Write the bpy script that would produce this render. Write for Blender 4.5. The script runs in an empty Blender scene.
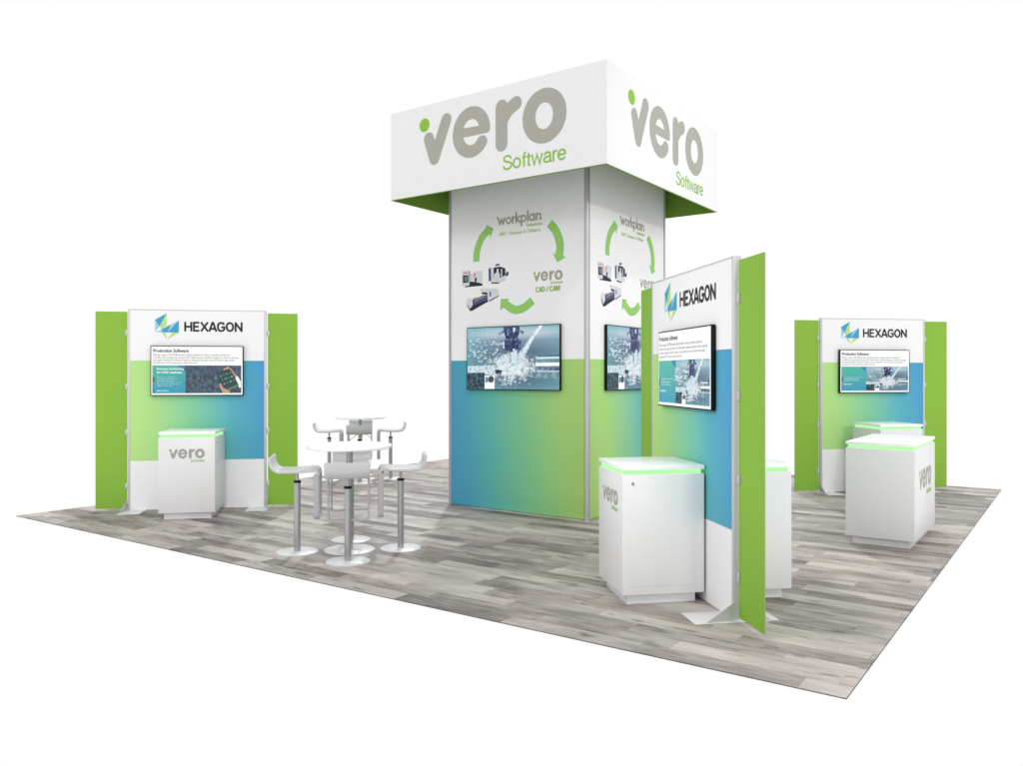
import bpy, bmesh, math, random
from mathutils import Vector, Matrix

scene = bpy.context.scene
col = scene.collection
PI = math.pi
S2 = math.sqrt(0.5)

# ------------------------------------------------------------------ camera
cam_data = bpy.data.cameras.new('camera')
cam = bpy.data.objects.new('camera', cam_data)
col.objects.link(cam)
cam.location = (0.9922, -4.3206, 1.6371)
cam.rotation_euler = (PI / 2, 0, 0.6186)
cam_data.sensor_width = 36.0
cam_data.lens = 808.6 / 1023 * 36.0
cam_data.shift_x = 0.4 / 1023
cam_data.shift_y = -8.1 / 1023
cam_data.clip_end = 200
scene.camera = cam

# ------------------------------------------------------------------ light
world = bpy.data.worlds.new('World')
scene.world = world
world.use_nodes = True
bg = world.node_tree.nodes['Background']
bg.inputs[0].default_value = (1.0, 1.0, 1.0, 1)
bg.inputs[1].default_value = 1.0


def sun(name, direction, strength, angle):
    d = bpy.data.lights.new(name, 'SUN')
    d.energy = strength
    d.angle = math.radians(angle)
    o = bpy.data.objects.new(name, d)
    col.objects.link(o)
    o.location = (0, 0, 8)
    o.rotation_euler = Vector(direction).to_track_quat('-Z', 'Y').to_euler()
    return o


sun('key_lamp', (-0.72, 0.69, -0.32), 0.48, 8.0)
sun('high_lamp', (-0.80, 0.52, -1.05), 0.50, 5.0)
sun('back_lamp', (0.56, -0.83, -0.95), 1.1, 2.5)
sd = bpy.data.lights.new('wall_spot', 'SPOT')
sd.energy = 270
sd.spot_size = math.radians(46)
sd.spot_blend = .8
sd.shadow_soft_size = .25
so = bpy.data.objects.new('wall_spot', sd)
col.objects.link(so)
so.location = (-3.9, -2.4, 4.4)
so.rotation_euler = (Vector((-1.7, 1.3, 1.1)) - so.location).to_track_quat('-Z', 'Y').to_euler()
sd = bpy.data.lights.new('tower_spot', 'SPOT')
sd.energy = 540
sd.spot_size = math.radians(40)
sd.spot_blend = .9
sd.shadow_soft_size = .3
so = bpy.data.objects.new('tower_spot', sd)
col.objects.link(so)
so.location = (4.6, 2.8, 5.6)
so.rotation_euler = (Vector((-3.0, 4.5, 3.3)) - so.location).to_track_quat('-Z', 'Y').to_euler()

scene.view_settings.view_transform = 'Standard'
scene.view_settings.look = 'None'
scene.view_settings.exposure = 0.0
scene.view_settings.gamma = 1.0
scene.cycles.max_bounces = 8


# ------------------------------------------------------------------ materials
def srgb(r, g, b):
    def f(c):
        c /= 255.0
        return c / 12.92 if c <= 0.04045 else ((c + 0.055) / 1.055) ** 2.4
    return (f(r), f(g), f(b), 1)


class NT:
    """small helper around a node tree"""
    def __init__(self, name):
        self.m = bpy.data.materials.new(name)
        self.m.use_nodes = True
        self.t = self.m.node_tree
        self.b = self.t.nodes['Principled BSDF']

    def n(self, kind, **kw):
        n = self.t.nodes.new(kind)
        for k, v in kw.items():
            setattr(n, k, v)
        return n

    def l(self, a, b):
        self.t.links.new(a, b)

    def math(self, op, a, b=None, c=None):
        n = self.n('ShaderNodeMath', operation=op)
        for i, v in enumerate((a, b, c)):
            if v is None:
                continue
            if isinstance(v, (int, float)):
                n.inputs[i].default_value = v
            else:
                self.l(v, n.inputs[i])
        return n.outputs[0]

    def mix(self, fac, a, b, blend='MIX'):
        n = self.n('ShaderNodeMix', data_type='RGBA', blend_type=blend)
        for i, v in ((0, fac), (6, a), (7, b)):
            if isinstance(v, (int, float)):
                n.inputs[i].default_value = v
            elif isinstance(v, tuple):
                n.inputs[i].default_value = v
            else:
                self.l(v, n.inputs[i])
        return n.outputs[2]

    def noise(self, vec, scale, detail=3, rough=.5):
        n = self.n('ShaderNodeTexNoise')
        n.inputs['Scale'].default_value = scale
        n.inputs['Detail'].default_value = detail
        n.inputs['Roughness'].default_value = rough
        if vec is not None:
            self.l(vec, n.inputs['Vector'])
        return n.outputs[0]

    def ramp(self, fac, stops, interp='LINEAR'):
        n = self.n('ShaderNodeValToRGB')
        n.color_ramp.interpolation = interp
        e = n.color_ramp.elements
        while len(e) > 1:
            e.remove(e[0])
        e[0].position, e[0].color = stops[0]
        for p, c in stops[1:]:
            x = e.new(p)
            x.color = c
        self.l(fac, n.inputs[0])
        return n.outputs[0]


def plain(name, c, rough=.5, metal=0.0, var=.03, scale=6.0, bump=0.0, spec=.5):
    k = NT(name)
    tc = k.n('ShaderNodeTexCoord').outputs['Object']
    nz = k.noise(tc, scale, 4)
    dark = tuple(x * (1 - var) for x in c[:3]) + (1,)
    lite = tuple(min(1, x * (1 + var)) for x in c[:3]) + (1,)
    k.l(k.mix(nz, dark, lite), k.b.inputs['Base Color'])
    k.b.inputs['Roughness'].default_value = rough
    k.b.inputs['Metallic'].default_value = metal
    k.b.inputs['Specular IOR Level'].default_value = spec
    if bump:
        bn = k.n('ShaderNodeBump')
        bn.inputs['Strength'].default_value = bump
        bn.inputs['Distance'].default_value = .001
        k.l(k.noise(tc, 400, 2), bn.inputs['Height'])
        k.l(bn.outputs[0], k.b.inputs['Normal'])
    return k.m


def glow(name, c, strength=1.0, other=None, scale=5):
    k = NT(name)
    tc = k.n('ShaderNodeTexCoord').outputs['Object']
    nz = k.noise(tc, scale, 4, .6)
    if other:
        nz = k.ramp(nz, [(.44, (1, 1, 1, 1)), (.62, (0, 0, 0, 1))])
    k.l(k.mix(nz, other or tuple(x * .96 for x in c[:3]) + (1,), c), k.b.inputs['Emission Color'])
    k.b.inputs['Emission Strength'].default_value = strength
    k.b.inputs['Base Color'].default_value = (.01, .01, .01, 1)
    k.b.inputs['Roughness'].default_value = .4
    k.b.inputs['Specular IOR Level'].default_value = .15
    return k.m


WHITE = plain('white_laminate', (.725, .725, .73, 1), .38, var=.012, bump=.05)
TOPWHITE = plain('white_top', (.9, .9, .9, 1), .3, var=.01)
FABRIC = plain('white_fabric', (.82, .815, .825, 1), .8, var=.012, scale=3, bump=.12, spec=.2)
FASCIA = plain('white_fascia_vinyl', (.735, .735, .74, 1), .7, var=.012, scale=3, bump=.08, spec=.2)
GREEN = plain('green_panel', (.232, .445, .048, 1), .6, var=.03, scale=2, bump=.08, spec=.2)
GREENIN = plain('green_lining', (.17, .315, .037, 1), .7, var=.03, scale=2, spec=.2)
ALU = plain('aluminium', (.50, .50, .51, 1), .35, metal=.25, var=.03)
ALUDARK = plain('aluminium_groove', (.28, .28, .29, 1), .4, metal=.25)
ALULIGHT = plain('aluminium_light', (.53, .53, .54, 1), .35, metal=.1, var=.02)
CHROME = plain('satin_chrome', (.42, .42, .43, 1), .24, metal=.65, var=.03)
STOOLW = plain('white_powder_coat', (.53, .53, .535, 1), .3, var=.015)
STOOLF = plain('grey_powder_coat', (.42, .42, .425, 1), .35, metal=.15, var=.02)
BASEW = plain('white_base_plate', (.66, .66, .665, 1), .35, var=.02)
BLACK = plain('black_plastic', (.004, .004, .005, 1), .5, var=.1, spec=.15)
EDGE = plain('floor_edge', (.03, .028, .027, 1), .6, var=.1)
LOGOGREY = plain('logo_warm_grey', srgb(160, 159, 150), .6, var=.015, spec=.2)
LOGOGREEN = plain('logo_green', (.235, .45, .05, 1), .6, var=.02, spec=.2)
INK = plain('dark_ink', srgb(45, 45, 52), .6, var=.05, spec=.2)
ARROW = plain('arrow_green', (.29, .55, .12, 1), .6, var=.05, spec=.2)
ARROWEDGE = plain('arrow_outline', (.10, .52, .24, 1), .6, var=.05, spec=.2)
MARKBLUE = plain('mark_blue', srgb(66, 154, 190), .6, spec=.2)
MARKPALE = plain('mark_pale_blue', srgb(150, 198, 216), .6, spec=.2)
MARKGREEN = plain('mark_green', srgb(178, 212, 128), .6, spec=.2)
MGREY = plain('machine_pale_grey', srgb(205, 207, 214), .6, spec=.2)
MMID = plain('machine_mid_grey', srgb(120, 124, 136), .6, spec=.2)
MDARK = plain('machine_dark', srgb(42, 42, 52), .6, spec=.2)
MBLUE = plain('machine_blue', srgb(72, 82, 112), .6, spec=.2)
MORANGE = plain('machine_orange', srgb(215, 120, 70), .6, spec=.2)
LED = glow('green_led_strip', (.33, 1.0, .28, 1), 1.5)


def gradient_mat(name, stops, width):
    k = NT(name)
    tc = k.n('ShaderNodeTexCoord').outputs['Object']
    sp = k.n('ShaderNodeSeparateXYZ')
    k.l(tc, sp.inputs[0])
    # the printed sweep leans a little with height
    x = k.math('ADD', k.math('DIVIDE', sp.outputs[0], width), k.math('MULTIPLY', k.math('SUBTRACT', sp.outputs[2], 1.0), .05))
    c = k.ramp(x, stops, 'EASE' if False else 'LINEAR')
    nz = k.noise(tc, 2.5, 3)
    c = k.mix(k.math('MULTIPLY', nz, .06), c, (.5, .5, .5, 1))
    k.l(c, k.b.inputs['Base Color'])
    k.b.inputs['Roughness'].default_value = .65
    k.b.inputs['Specular IOR Level'].default_value = .2
    return k.m


GB = srgb(66, 150, 196)
GM = srgb(100, 185, 175)
GG = srgb(178, 220, 130)
GRAD_WALL = gradient_mat('green_to_blue_print', [(0.0, GG), (.18, srgb(168, 215, 132)), (.5, srgb(122, 195, 160)), (.75, srgb(84, 172, 188)), (1.0, GB)], 1.62)
GRAD_TL = gradient_mat('blue_to_green_print', [(0.0, srgb(62, 148, 182)), (.12, srgb(66, 152, 180)), (.32, srgb(84, 172, 164)), (.6, srgb(122, 190, 134)), (.85, srgb(156, 202, 112)), (1.0, srgb(164, 204, 110))], 2.0)
GRAD_TR = gradient_mat('lime_to_teal_print', [(0.0, srgb(166, 208, 114)), (.25, srgb(160, 208, 122)), (.55, srgb(122, 192, 158)), (.75, srgb(82, 170, 182)), (1.0, srgb(66, 150, 190))], 2.0)


def floor_mat():
    k = NT('grey_oak_planks')
    tc = k.n('ShaderNodeTexCoord').outputs['Object']
    sp = k.n('ShaderNodeSeparateXYZ')
    k.l(tc, sp.inputs[0])
    X, Y = sp.outputs[0], sp.outputs[1]
    W, L = .1665, .965
    row = k.math('FLOOR', k.math('DIVIDE', Y, W))
    wn = k.n('ShaderNodeTexWhiteNoise', noise_dimensions='1D')
    k.l(row, wn.inputs['W'])
    xs = k.math('ADD', k.math('DIVIDE', X, L), k.math('MULTIPLY', wn.outputs['Value'], 7.3))
    plank = k.math('FLOOR', xs)
    cb = k.n('ShaderNodeCombineXYZ')
    k.l(row, cb.inputs[0])
    k.l(plank, cb.inputs[1])
    w2 = k.n('ShaderNodeTexWhiteNoise', noise_dimensions='2D')
    k.l(cb.outputs[0], w2.inputs['Vector'])
    tone = w2.outputs['Value']
    hue = w2.outputs['Color']
    # per-plank shifted coordinates so that the grain never runs across a joint
    def coords(sx, sy, k1):
        c = k.n('ShaderNodeCombineXYZ')
        k.l(k.math('ADD', k.math('MULTIPLY', X, sx), k.math('MULTIPLY', tone, 37.0)), c.inputs[0])
        k.l(k.math('ADD', k.math('MULTIPLY', Y, sy), k.math('MULTIPLY', row, k1)), c.inputs[1])
        k.l(k.math('MULTIPLY', plank, 1.7), c.inputs[2])
        return c.outputs[0]
    broad = k.noise(coords(1.7, 5.5, .37), 1.0, 6, .62)
    fine = k.noise(coords(4.5, 60.0, .9), 1.0, 4, .55)
    knots = k.noise(coords(3.4, 13.0, 2.1), 1.0, 2, .5)
    v = k.math('ADD', k.math('MULTIPLY', tone, .42), k.math('MULTIPLY', broad, .95))
    v = k.math('ADD', v, k.math('MULTIPLY', fine, .55))
    v = k.math('SUBTRACT', v, .50)
    c = k.ramp(v, [(.08, srgb(88, 82, 80)), (.3, srgb(130, 123, 120)), (.5, srgb(165, 158, 154)), (.75, srgb(194, 187, 182)), (1.0, srgb(215, 207, 202))])
    # dark streaks and knots
    dk = k.ramp(knots, [(.29, (1, 1, 1, 1)), (.38, (0, 0, 0, 1))])
    c = k.mix(k.math('MULTIPLY', dk, .6), c, srgb(84, 80, 78))
    warm = k.ramp(k.noise(coords(1.0, 5.0, 4.1), 1.0, 2), [(.5, (0, 0, 0, 1)), (.75, (1, 1, 1, 1))])
    c = k.mix(k.math('MULTIPLY', warm, .22), c, srgb(196, 178, 162))
    # thin dark joints
    fy = k.math('FRACT', k.math('DIVIDE', Y, W))
    fx = k.math('FRACT', xs)
    jy = k.math('LESS_THAN', fy, .018)
    jx = k.math('LESS_THAN', fx, .0026)
    j = k.math('MAXIMUM', jy, jx)
    c = k.mix(k.math('MULTIPLY', j, .4), c, srgb(86, 82, 80))
    k.l(c, k.b.inputs['Base Color'])
    rr = k.math('ADD', k.math('MULTIPLY', fine, .2), .5)
    k.l(rr, k.b.inputs['Roughness'])
    k.b.inputs['Specular IOR Level'].default_value = .25
    bn = k.n('ShaderNodeBump')
    bn.inputs['Strength'].default_value = .25
    bn.inputs['Distance'].default_value = .002
    k.l(k.math('SUBTRACT', fine, j), bn.inputs['Height'])
    k.l(bn.outputs[0], k.b.inputs['Normal'])
    return k.m


FLOOR = floor_mat()


def emis_out(k, c, strength=.95):
    k.l(c, k.b.inputs['Emission Color'])
    k.b.inputs['Emission Strength'].default_value = strength
    k.b.inputs['Base Color'].default_value = (.01, .01, .01, 1)
    k.b.inputs['Roughness'].default_value = .3
    k.b.inputs['Specular IOR Level'].default_value = .1
    return k.m


def splash_bg(name):
    """machine-tool picture: blurred steel blue ground with coolant spray; uses UV 0..1"""
    k = NT(name)
    uv = k.n('ShaderNodeUVMap').outputs[0]
    sp = k.n('ShaderNodeSeparateXYZ')
    k.l(uv, sp.inputs[0])
    U, V = sp.outputs[0], sp.outputs[1]
    c = k.ramp(V, [(0.0, srgb(104, 150, 166)), (.12, srgb(90, 122, 142)), (.4, srgb(84, 108, 128)), (.62, srgb(98, 118, 140)),
                   (.78, srgb(138, 158, 178)), (.88, srgb(206, 220, 232)), (.95, srgb(190, 214, 224)), (1.0, srgb(120, 190, 198))])
    # teal at the two sides
    side = k.math('POWER', k.math('ABSOLUTE', k.math('MULTIPLY', k.math('SUBTRACT', U, .55), 1.9)), 2.2)
    c = k.mix(k.math('MINIMUM', k.math('MULTIPLY', side, .6), .75), c, srgb(128, 196, 204))
    # soft large variation
    c = k.mix(k.math('MULTIPLY', k.noise(uv, 3, 2), .3), c, srgb(84, 108, 140))
    # spray
    mp = k.n('ShaderNodeMapping')
    mp.inputs['Scale'].default_value = (1.6, 1, 1)
    mp.inputs['Rotation'].default_value = (0, 0, -.5)
    k.l(uv, mp.inputs[0])
    nz = k.noise(mp.outputs[0], 12, 6, .75)
    du = k.math('MULTIPLY', k.math('SUBTRACT', U, .50), 2.5)
    dv = k.math('MULTIPLY', k.math('SUBTRACT', V, .36), 3.0)
    r2 = k.math('ADD', k.math('MULTIPLY', du, du), k.math('MULTIPLY', dv, dv))
    m = k.math('SUBTRACT', k.math('ADD', nz, .14), k.math('MULTIPLY', r2, .42))
    mask = k.ramp(m, [(.42, (0, 0, 0, 1)), (.52, (.5, .5, .5, 1)), (.62, (1, 1, 1, 1))])
    c = k.mix(mask, c, srgb(232, 242, 246))
    # drops thrown to the left
    vo = k.n('ShaderNodeTexVoronoi')
    vo.inputs['Scale'].default_value = 34
    k.l(mp.outputs[0], vo.inputs['Vector'])
    zone = k.math('MULTIPLY', k.math('LESS_THAN', U, .6), k.math('GREATER_THAN', nz, .5))
    dr = k.math('MULTIPLY', k.math('LESS_THAN', vo.outputs[0], .22), zone)
    c = k.mix(k.math('MULTIPLY', dr, .85), c, srgb(226, 240, 244))
    return emis_out(k, c)


def factory_bg(name):
    k = NT(name)
    uv = k.n('ShaderNodeUVMap').outputs[0]
    mp = k.n('ShaderNodeMapping')
    mp.inputs['Scale'].default_value = (2.6, 1, 1)
    k.l(uv, mp.inputs[0])
    uv = mp.outputs[0]
    nz = k.noise(uv, 6, 6, .75)
    c = k.ramp(nz, [(.3, srgb(38, 44, 54)), (.45, srgb(66, 76, 90)), (.58, srgb(96, 110, 124)), (.72, srgb(150, 160, 168))])
    n2 = k.noise(uv, 26, 2)
    c = k.mix(k.ramp(n2, [(.6, (0, 0, 0, 1)), (.72, (.6, .6, .6, 1))]), c, srgb(96, 168, 196))
    sp = k.n('ShaderNodeSeparateXYZ')
    k.l(uv, sp.inputs[0])
    c = k.mix(k.ramp(sp.outputs[1], [(.55, (0, 0, 0, 1)), (1.0, (.55, .55, .55, 1))]), c, srgb(74, 88, 112))
    return emis_out(k, c)


def teal_bg(name):
    k = NT(name)
    uv = k.n('ShaderNodeUVMap').outputs[0]
    sp = k.n('ShaderNodeSeparateXYZ')
    k.l(uv, sp.inputs[0])
    c = k.ramp(k.math('ADD', k.math('MULTIPLY', sp.outputs[1], .9), k.math('MULTIPLY', sp.outputs[0], -.1)),
               [(0.0, srgb(66, 162, 188)), (1.0, srgb(92, 194, 160))])
    return emis_out(k, c)


SPLASH, FACTORY, TEAL = splash_bg('coolant_spray_picture'), factory_bg('factory_picture'), teal_bg('teal_slide')
S_WHITE = glow('screen_white', (.98, .98, .98, 1), 1.0)
S_PALE = glow('screen_pale', srgb(216, 234, 240), .95)
S_MIST = glow('screen_mist', srgb(168, 196, 208), .95, srgb(214, 228, 236), 30)
S_SPRAY = glow('screen_spray', srgb(222, 236, 242), .95, srgb(158, 186, 202), 28)
S_NAVY = glow('screen_navy', srgb(34, 42, 86), .9, srgb(84, 98, 146), 26)
S_NAVY2 = glow('screen_slate', srgb(60, 72, 116), .9, srgb(150, 166, 190), 22)
S_DARK = glow('screen_dark_teal', srgb(26, 46, 60), .9, srgb(86, 116, 130), 24)
S_MID = glow('screen_mid_teal', srgb(104, 146, 160), .9, srgb(160, 190, 198), 12)
S_TEXT = glow('screen_text_dark', srgb(40, 42, 48), .9)
S_GREYT = glow('screen_text_grey', srgb(120, 122, 128), .9)
S_BLUE = glow('screen_blue', srgb(62, 140, 190), .9)
S_SKIN = glow('screen_skin', srgb(214, 160, 138), .9)
S_TAB = glow('screen_tablet', srgb(52, 82, 84), .9)
S_TABG = glow('screen_tablet_green', srgb(96, 140, 92), .9)
S_GREY = glow('screen_grey', srgb(110, 120, 120), .9)


# ------------------------------------------------------------------ mesh building
class MB:
    def __init__(self):
        self.bm = bmesh.new()
        self.uv = self.bm.loops.layers.uv.new('UVMap')
        self.mats = []
        self.k = 0

    def mi(self, m):
        if m not in self.mats:
            self.mats.append(m)
        return self.mats.index(m)

    def face(self, vs, m, smooth=False, uvs=None):
        try:
            f = self.bm.faces.new(vs)
        except ValueError:
            return None
        f.material_index = self.mi(m)
        f.smooth = smooth
        if uvs:
            for l, t in zip(f.loops, uvs):
                l[self.uv].uv = t
        return f

    def box(self, x0, x1, y0, y1, z0, z1, m, bevel=0.0):
        v = [self.bm.verts.new(p) for p in ((x0, y0, z0), (x1, y0, z0), (x1, y1, z0), (x0, y1, z0),
                                            (x0, y0, z1), (x1, y0, z1), (x1, y1, z1), (x0, y1, z1))]
        fs = [self.face([v[i] for i in q], m) for q in ((0, 3, 2, 1), (4, 5, 6, 7), (0, 1, 5, 4), (1, 2, 6, 5), (2, 3, 7, 6), (3, 0, 4, 7))]
        if bevel:
            es = set(e for f in fs for e in f.edges)
            r = bmesh.ops.bevel(self.bm, geom=list(es), offset=bevel, segments=2, affect='EDGES', profile=.5, clamp_overlap=True)
            for f in r['faces']:
                f.material_index = self.mi(m)
        return self

    def prism(self, pts, y0, y1, m, side=None):
        """polygon of (x, z) points, counter-clockwise as seen from -y, front face at y0 (smaller y)"""
        a = sum(pts[i][0] * pts[(i + 1) % len(pts)][1] - pts[(i + 1) % len(pts)][0] * pts[i][1] for i in range(len(pts)))
        if a < 0:
            pts = pts[::-1]
        fr = [self.bm.verts.new((p[0], y0, p[1])) for p in pts]
        bk = [self.bm.verts.new((p[0], y1, p[1])) for p in pts]
        self.face(fr, m)
        self.face(bk[::-1], side or m)
        n = len(pts)
        for i in range(n):
            j = (i + 1) % n
            self.face([fr[j], fr[i], bk[i], bk[j]], side or m)
        return self

    def flat(self, pts, m, base=.0008, step=.0001):
        """a printed patch laid on the surface y = 0 (each patch a hair prouder than the one before)"""
        self.k += 1
        return self.prism(pts, -(base + step * self.k), 0.0, m)

    def rectuv(self, x0, x1, z0, z1, y, m):
        v = [self.bm.verts.new(p) for p in ((x0, y, z0), (x1, y, z0), (x1, y, z1), (x0, y, z1))]
        self.face(v, m, uvs=[(0, 0), (1, 0), (1, 1), (0, 1)])
        return self

    def capsule(self, a, b, w, m, round0=True, round1=True, n=9):
        ax, az = a
        bx, bz = b
        t = math.atan2(bz - az, bx - ax)
        r = w / 2
        pts = []
        if round1:
            pts += [(bx + r * math.cos(t - PI / 2 + PI * i / n), bz + r * math.sin(t - PI / 2 + PI * i / n)) for i in range(n + 1)]
        else:
            pts += [(bx + r * math.cos(t - PI / 2), bz + r * math.sin(t - PI / 2)), (bx + r * math.cos(t + PI / 2), bz + r * math.sin(t + PI / 2))]
        if round0:
            pts += [(ax + r * math.cos(t + PI / 2 + PI * i / n), az + r * math.sin(t + PI / 2 + PI * i / n)) for i in range(n + 1)]
        else:
            pts += [(ax + r * math.cos(t + PI / 2), az + r * math.sin(t + PI / 2)), (ax + r * math.cos(t - PI / 2), az + r * math.sin(t - PI / 2))]
        return self.flat(pts, m)

    def disc(self, c, rx, rz, m, n=28):
        return self.flat([(c[0] + rx * math.cos(2 * PI * i / n), c[1] + rz * math.sin(2 * PI * i / n)) for i in range(n)], m)

    def arc(self, c, rx, rz, wx, wz, a0, a1, m, n=36, cap=0):
        """band of an ellipse from angle a0 to a1 (degrees)"""
        self.k += 1
        y = -(.0008 + .0001 * self.k)
        full = abs(a1 - a0) >= 359.9
        out, inn, outb, innb = [], [], [], []
        for i in range(n + (0 if full else 1)):
            a = math.radians(a0 + (a1 - a0) * i / n)
            ca, sa = math.cos(a), math.sin(a)
            po = (c[0] + (rx + wx / 2) * ca, c[1] + (rz + wz / 2) * sa)
            pi_ = (c[0] + (rx - wx / 2) * ca, c[1] + (rz - wz / 2) * sa)
            out.append(self.bm.verts.new((po[0], y, po[1])))
            inn.append(self.bm.verts.new((pi_[0], y, pi_[1])))
            outb.append(self.bm.verts.new((po[0], 0, po[1])))
            innb.append(self.bm.verts.new((pi_[0], 0, pi_[1])))
        N = len(out)
        for i in range(N if full else N - 1):
            j = (i + 1) % N
            self.face([inn[i], out[i], out[j], inn[j]], m)
            self.face([out[i], outb[i], outb[j], out[j]], m)
            self.face([innb[i], inn[i], inn[j], innb[j]], m)
        if cap:
            a = math.radians(a1)
            p = (c[0] + rx * math.cos(a), c[1] + rz * math.sin(a))
            self.disc(p, wx / 2, wz / 2, m, 20)
        return self

    def text(self, s, u0, u1, z0, z1, m, bold=0.0):
        cu = bpy.data.curves.new('tmp', 'FONT')
        cu.body = s
        cu.size = 1.0
        cu.offset = bold
        cu.resolution_u = 3
        o = bpy.data.objects.new('tmp', cu)
        me = o.to_mesh()
        vs = [v.co.copy() for v in me.vertices]
        if vs:
            ax, bx = min(v.x for v in vs), max(v.x for v in vs)
            ay, by = min(v.y for v in vs), max(v.y for v in vs)
            self.k += 1
            y = -(.0010 + .0001 * self.k)
            nv = [self.bm.verts.new((u0 + (v.x - ax) / (bx - ax) * (u1 - u0), y, z0 + (v.y - ay) / (by - ay) * (z1 - z0))) for v in vs]
            for p in me.polygons:
                self.face([nv[i] for i in p.vertices], m)
        o.to_mesh_clear()
        bpy.data.objects.remove(o)
        bpy.data.curves.remove(cu)
        return self

    def band(self, pts, w, m, closed=False):
        """flat strip of width w along pts with mitred corners"""
        self.k += 1
        y = -(.0008 + .0001 * self.k)
        n = len(pts)
        L, R = [], []
        for i, p in enumerate(pts):
            a = pts[i - 1] if (i or closed) else p
            b = pts[(i + 1) % n] if (i < n - 1 or closed) else p
            d0 = Vector((p[0] - a[0], p[1] - a[1]))
            d1 = Vector((b[0] - p[0], b[1] - p[1]))
            if d0.length < 1e-9:
                d0 = d1
            if d1.length < 1e-9:
                d1 = d0
            d0.normalize()
            d1.normalize()
            n0, n1 = Vector((-d0.y, d0.x)), Vector((-d1.y, d1.x))
            nn = (n0 + n1)
            nn.normalize()
            e = w / 2 / max(.45, nn.dot(n0))
            L.append(self.bm.verts.new((p[0] + nn.x * e, y, p[1] + nn.y * e)))
            R.append(self.bm.verts.new((p[0] - nn.x * e, y, p[1] - nn.y * e)))
        for i in range(n if closed else n - 1):
            j = (i + 1) % n
            self.face([R[i], R[j], L[j], L[i]], m)
        return self

    def letters(self, s, font, stroke, u0, u1, z0, z1, m):
        """set a word in one of the stroke alphabets so that it fills the box"""
        xs = 0.0
        out = []
        for ch in s:
            adv, strokes = font[ch]
            for st in strokes:
                out.append([(p[0] + xs, p[1]) for p in st])
            xs += adv
        lo = min(p[0] for st in out for p in st)
        hi = max(p[0] for st in out for p in st)
        h = (z1 - z0)
        w = stroke * h
        for st in out:
            closed = len(st) > 3 and abs(st[0][0] - st[-1][0]) < 1e-6 and abs(st[0][1] - st[-1][1]) < 1e-6
            if closed:
                st = st[:-1]
            self.band([(u0 + w / 2 + (p[0] - lo) / (hi - lo) * (u1 - u0 - w), z0 + w / 2 + p[1] * (h - w)) for p in st], w, m, closed)
        return self

    def ring_path(self, pts, sect, m, closed=False, smooth=True, caps=True):
        """sweep: pts = list of (origin, axis_a, axis_b); sect = list of (a, b)"""
        loops = []
        for o, a, b in pts:
            loops.append([self.bm.verts.new(o + a * p[0] + b * p[1]) for p in sect])
        n = len(sect)
        L = len(loops)
        for i in range(L if closed else L - 1):
            A, B = loops[i], loops[(i + 1) % L]
            for j in range(n):
                q = (j + 1) % n
                self.face([A[j], A[q], B[q], B[j]], m, smooth)
        if caps and not closed:
            self.face(loops[0][::-1], m)
            self.face(loops[-1], m)
        return self

    def tube(self, a, b, r, m, n=20, r2=None):
        a, b = Vector(a), Vector(b)
        d = (b - a).normalized()
        x = d.orthogonal().normalized()
        y = d.cross(x)
        r2 = r if r2 is None else r2
        A = [self.bm.verts.new(a + (x * math.cos(2 * PI * i / n) + y * math.sin(2 * PI * i / n)) * r) for i in range(n)]
        B = [self.bm.verts.new(b + (x * math.cos(2 * PI * i / n) + y * math.sin(2 * PI * i / n)) * r2) for i in range(n)]
        for i in range(n):
            j = (i + 1) % n
            self.face([A[i], A[j], B[j], B[i]], m, True)
        self.face(A[::-1], m)
        self.face(B, m)
        return self

    def lathe(self, prof, m, n=48, sx=1.0, sy=1.0, smooth=True):
        """profile of (r, z) about the z axis"""
        loops = []
        for r, z in prof:
            loops.append([self.bm.verts.new((r * sx * math.cos(2 * PI * i / n), r * sy * math.sin(2 * PI * i / n), z)) for i in range(n)])
        for A, B in zip(loops, loops[1:]):
            for i in range(n):
                j = (i + 1) % n
                self.face([A[i], A[j], B[j], B[i]], m, smooth)
        self.face(loops[0][::-1], m)
        self.face(loops[-1], m)
        return self

    def build(self, name, parent=None, loc=(0, 0, 0), rotz=0.0, fix=True):
        if fix:
            bmesh.ops.recalc_face_normals(self.bm, faces=self.bm.faces[:])
        me = bpy.data.meshes.new(name)
        self.bm.to_mesh(me)
        self.bm.free()
        for m in self.mats:
            me.materials.append(m)
        try:
            me.set_sharp_from_angle(angle=math.radians(40))
        except Exception:
            pass
        o = bpy.data.objects.new(name, me)
        col.objects.link(o)
        o.parent = parent
        o.location = loc
        o.rotation_euler = (0, 0, rotz)
        return o


def thing(name, label, cat, loc, rotz=0.0, group=None):
    o = bpy.data.objects.new(name, None)
    o.empty_display_size = .2
    col.objects.link(o)
    o.location = loc
    o.rotation_euler = (0, 0, rotz)
    o['label'] = label
    o['category'] = cat
    if group:
        o['group'] = group
    return o


def copy_tree(o, parent=None):
    c = o.copy()
    col.objects.link(c)
    c.parent = parent
    for ch in [x for x in col.objects if x.parent == o]:
        copy_tree(ch, c)
    return c


# ------------------------------------------------------------------ printed marks
def ell(cx, cz, rx, rz, a0, a1, n=18):
    return [(cx + rx * math.cos(math.radians(a0 + (a1 - a0) * i / n)), cz + rz * math.sin(math.radians(a0 + (a1 - a0) * i / n))) for i in range(n + 1)]


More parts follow.
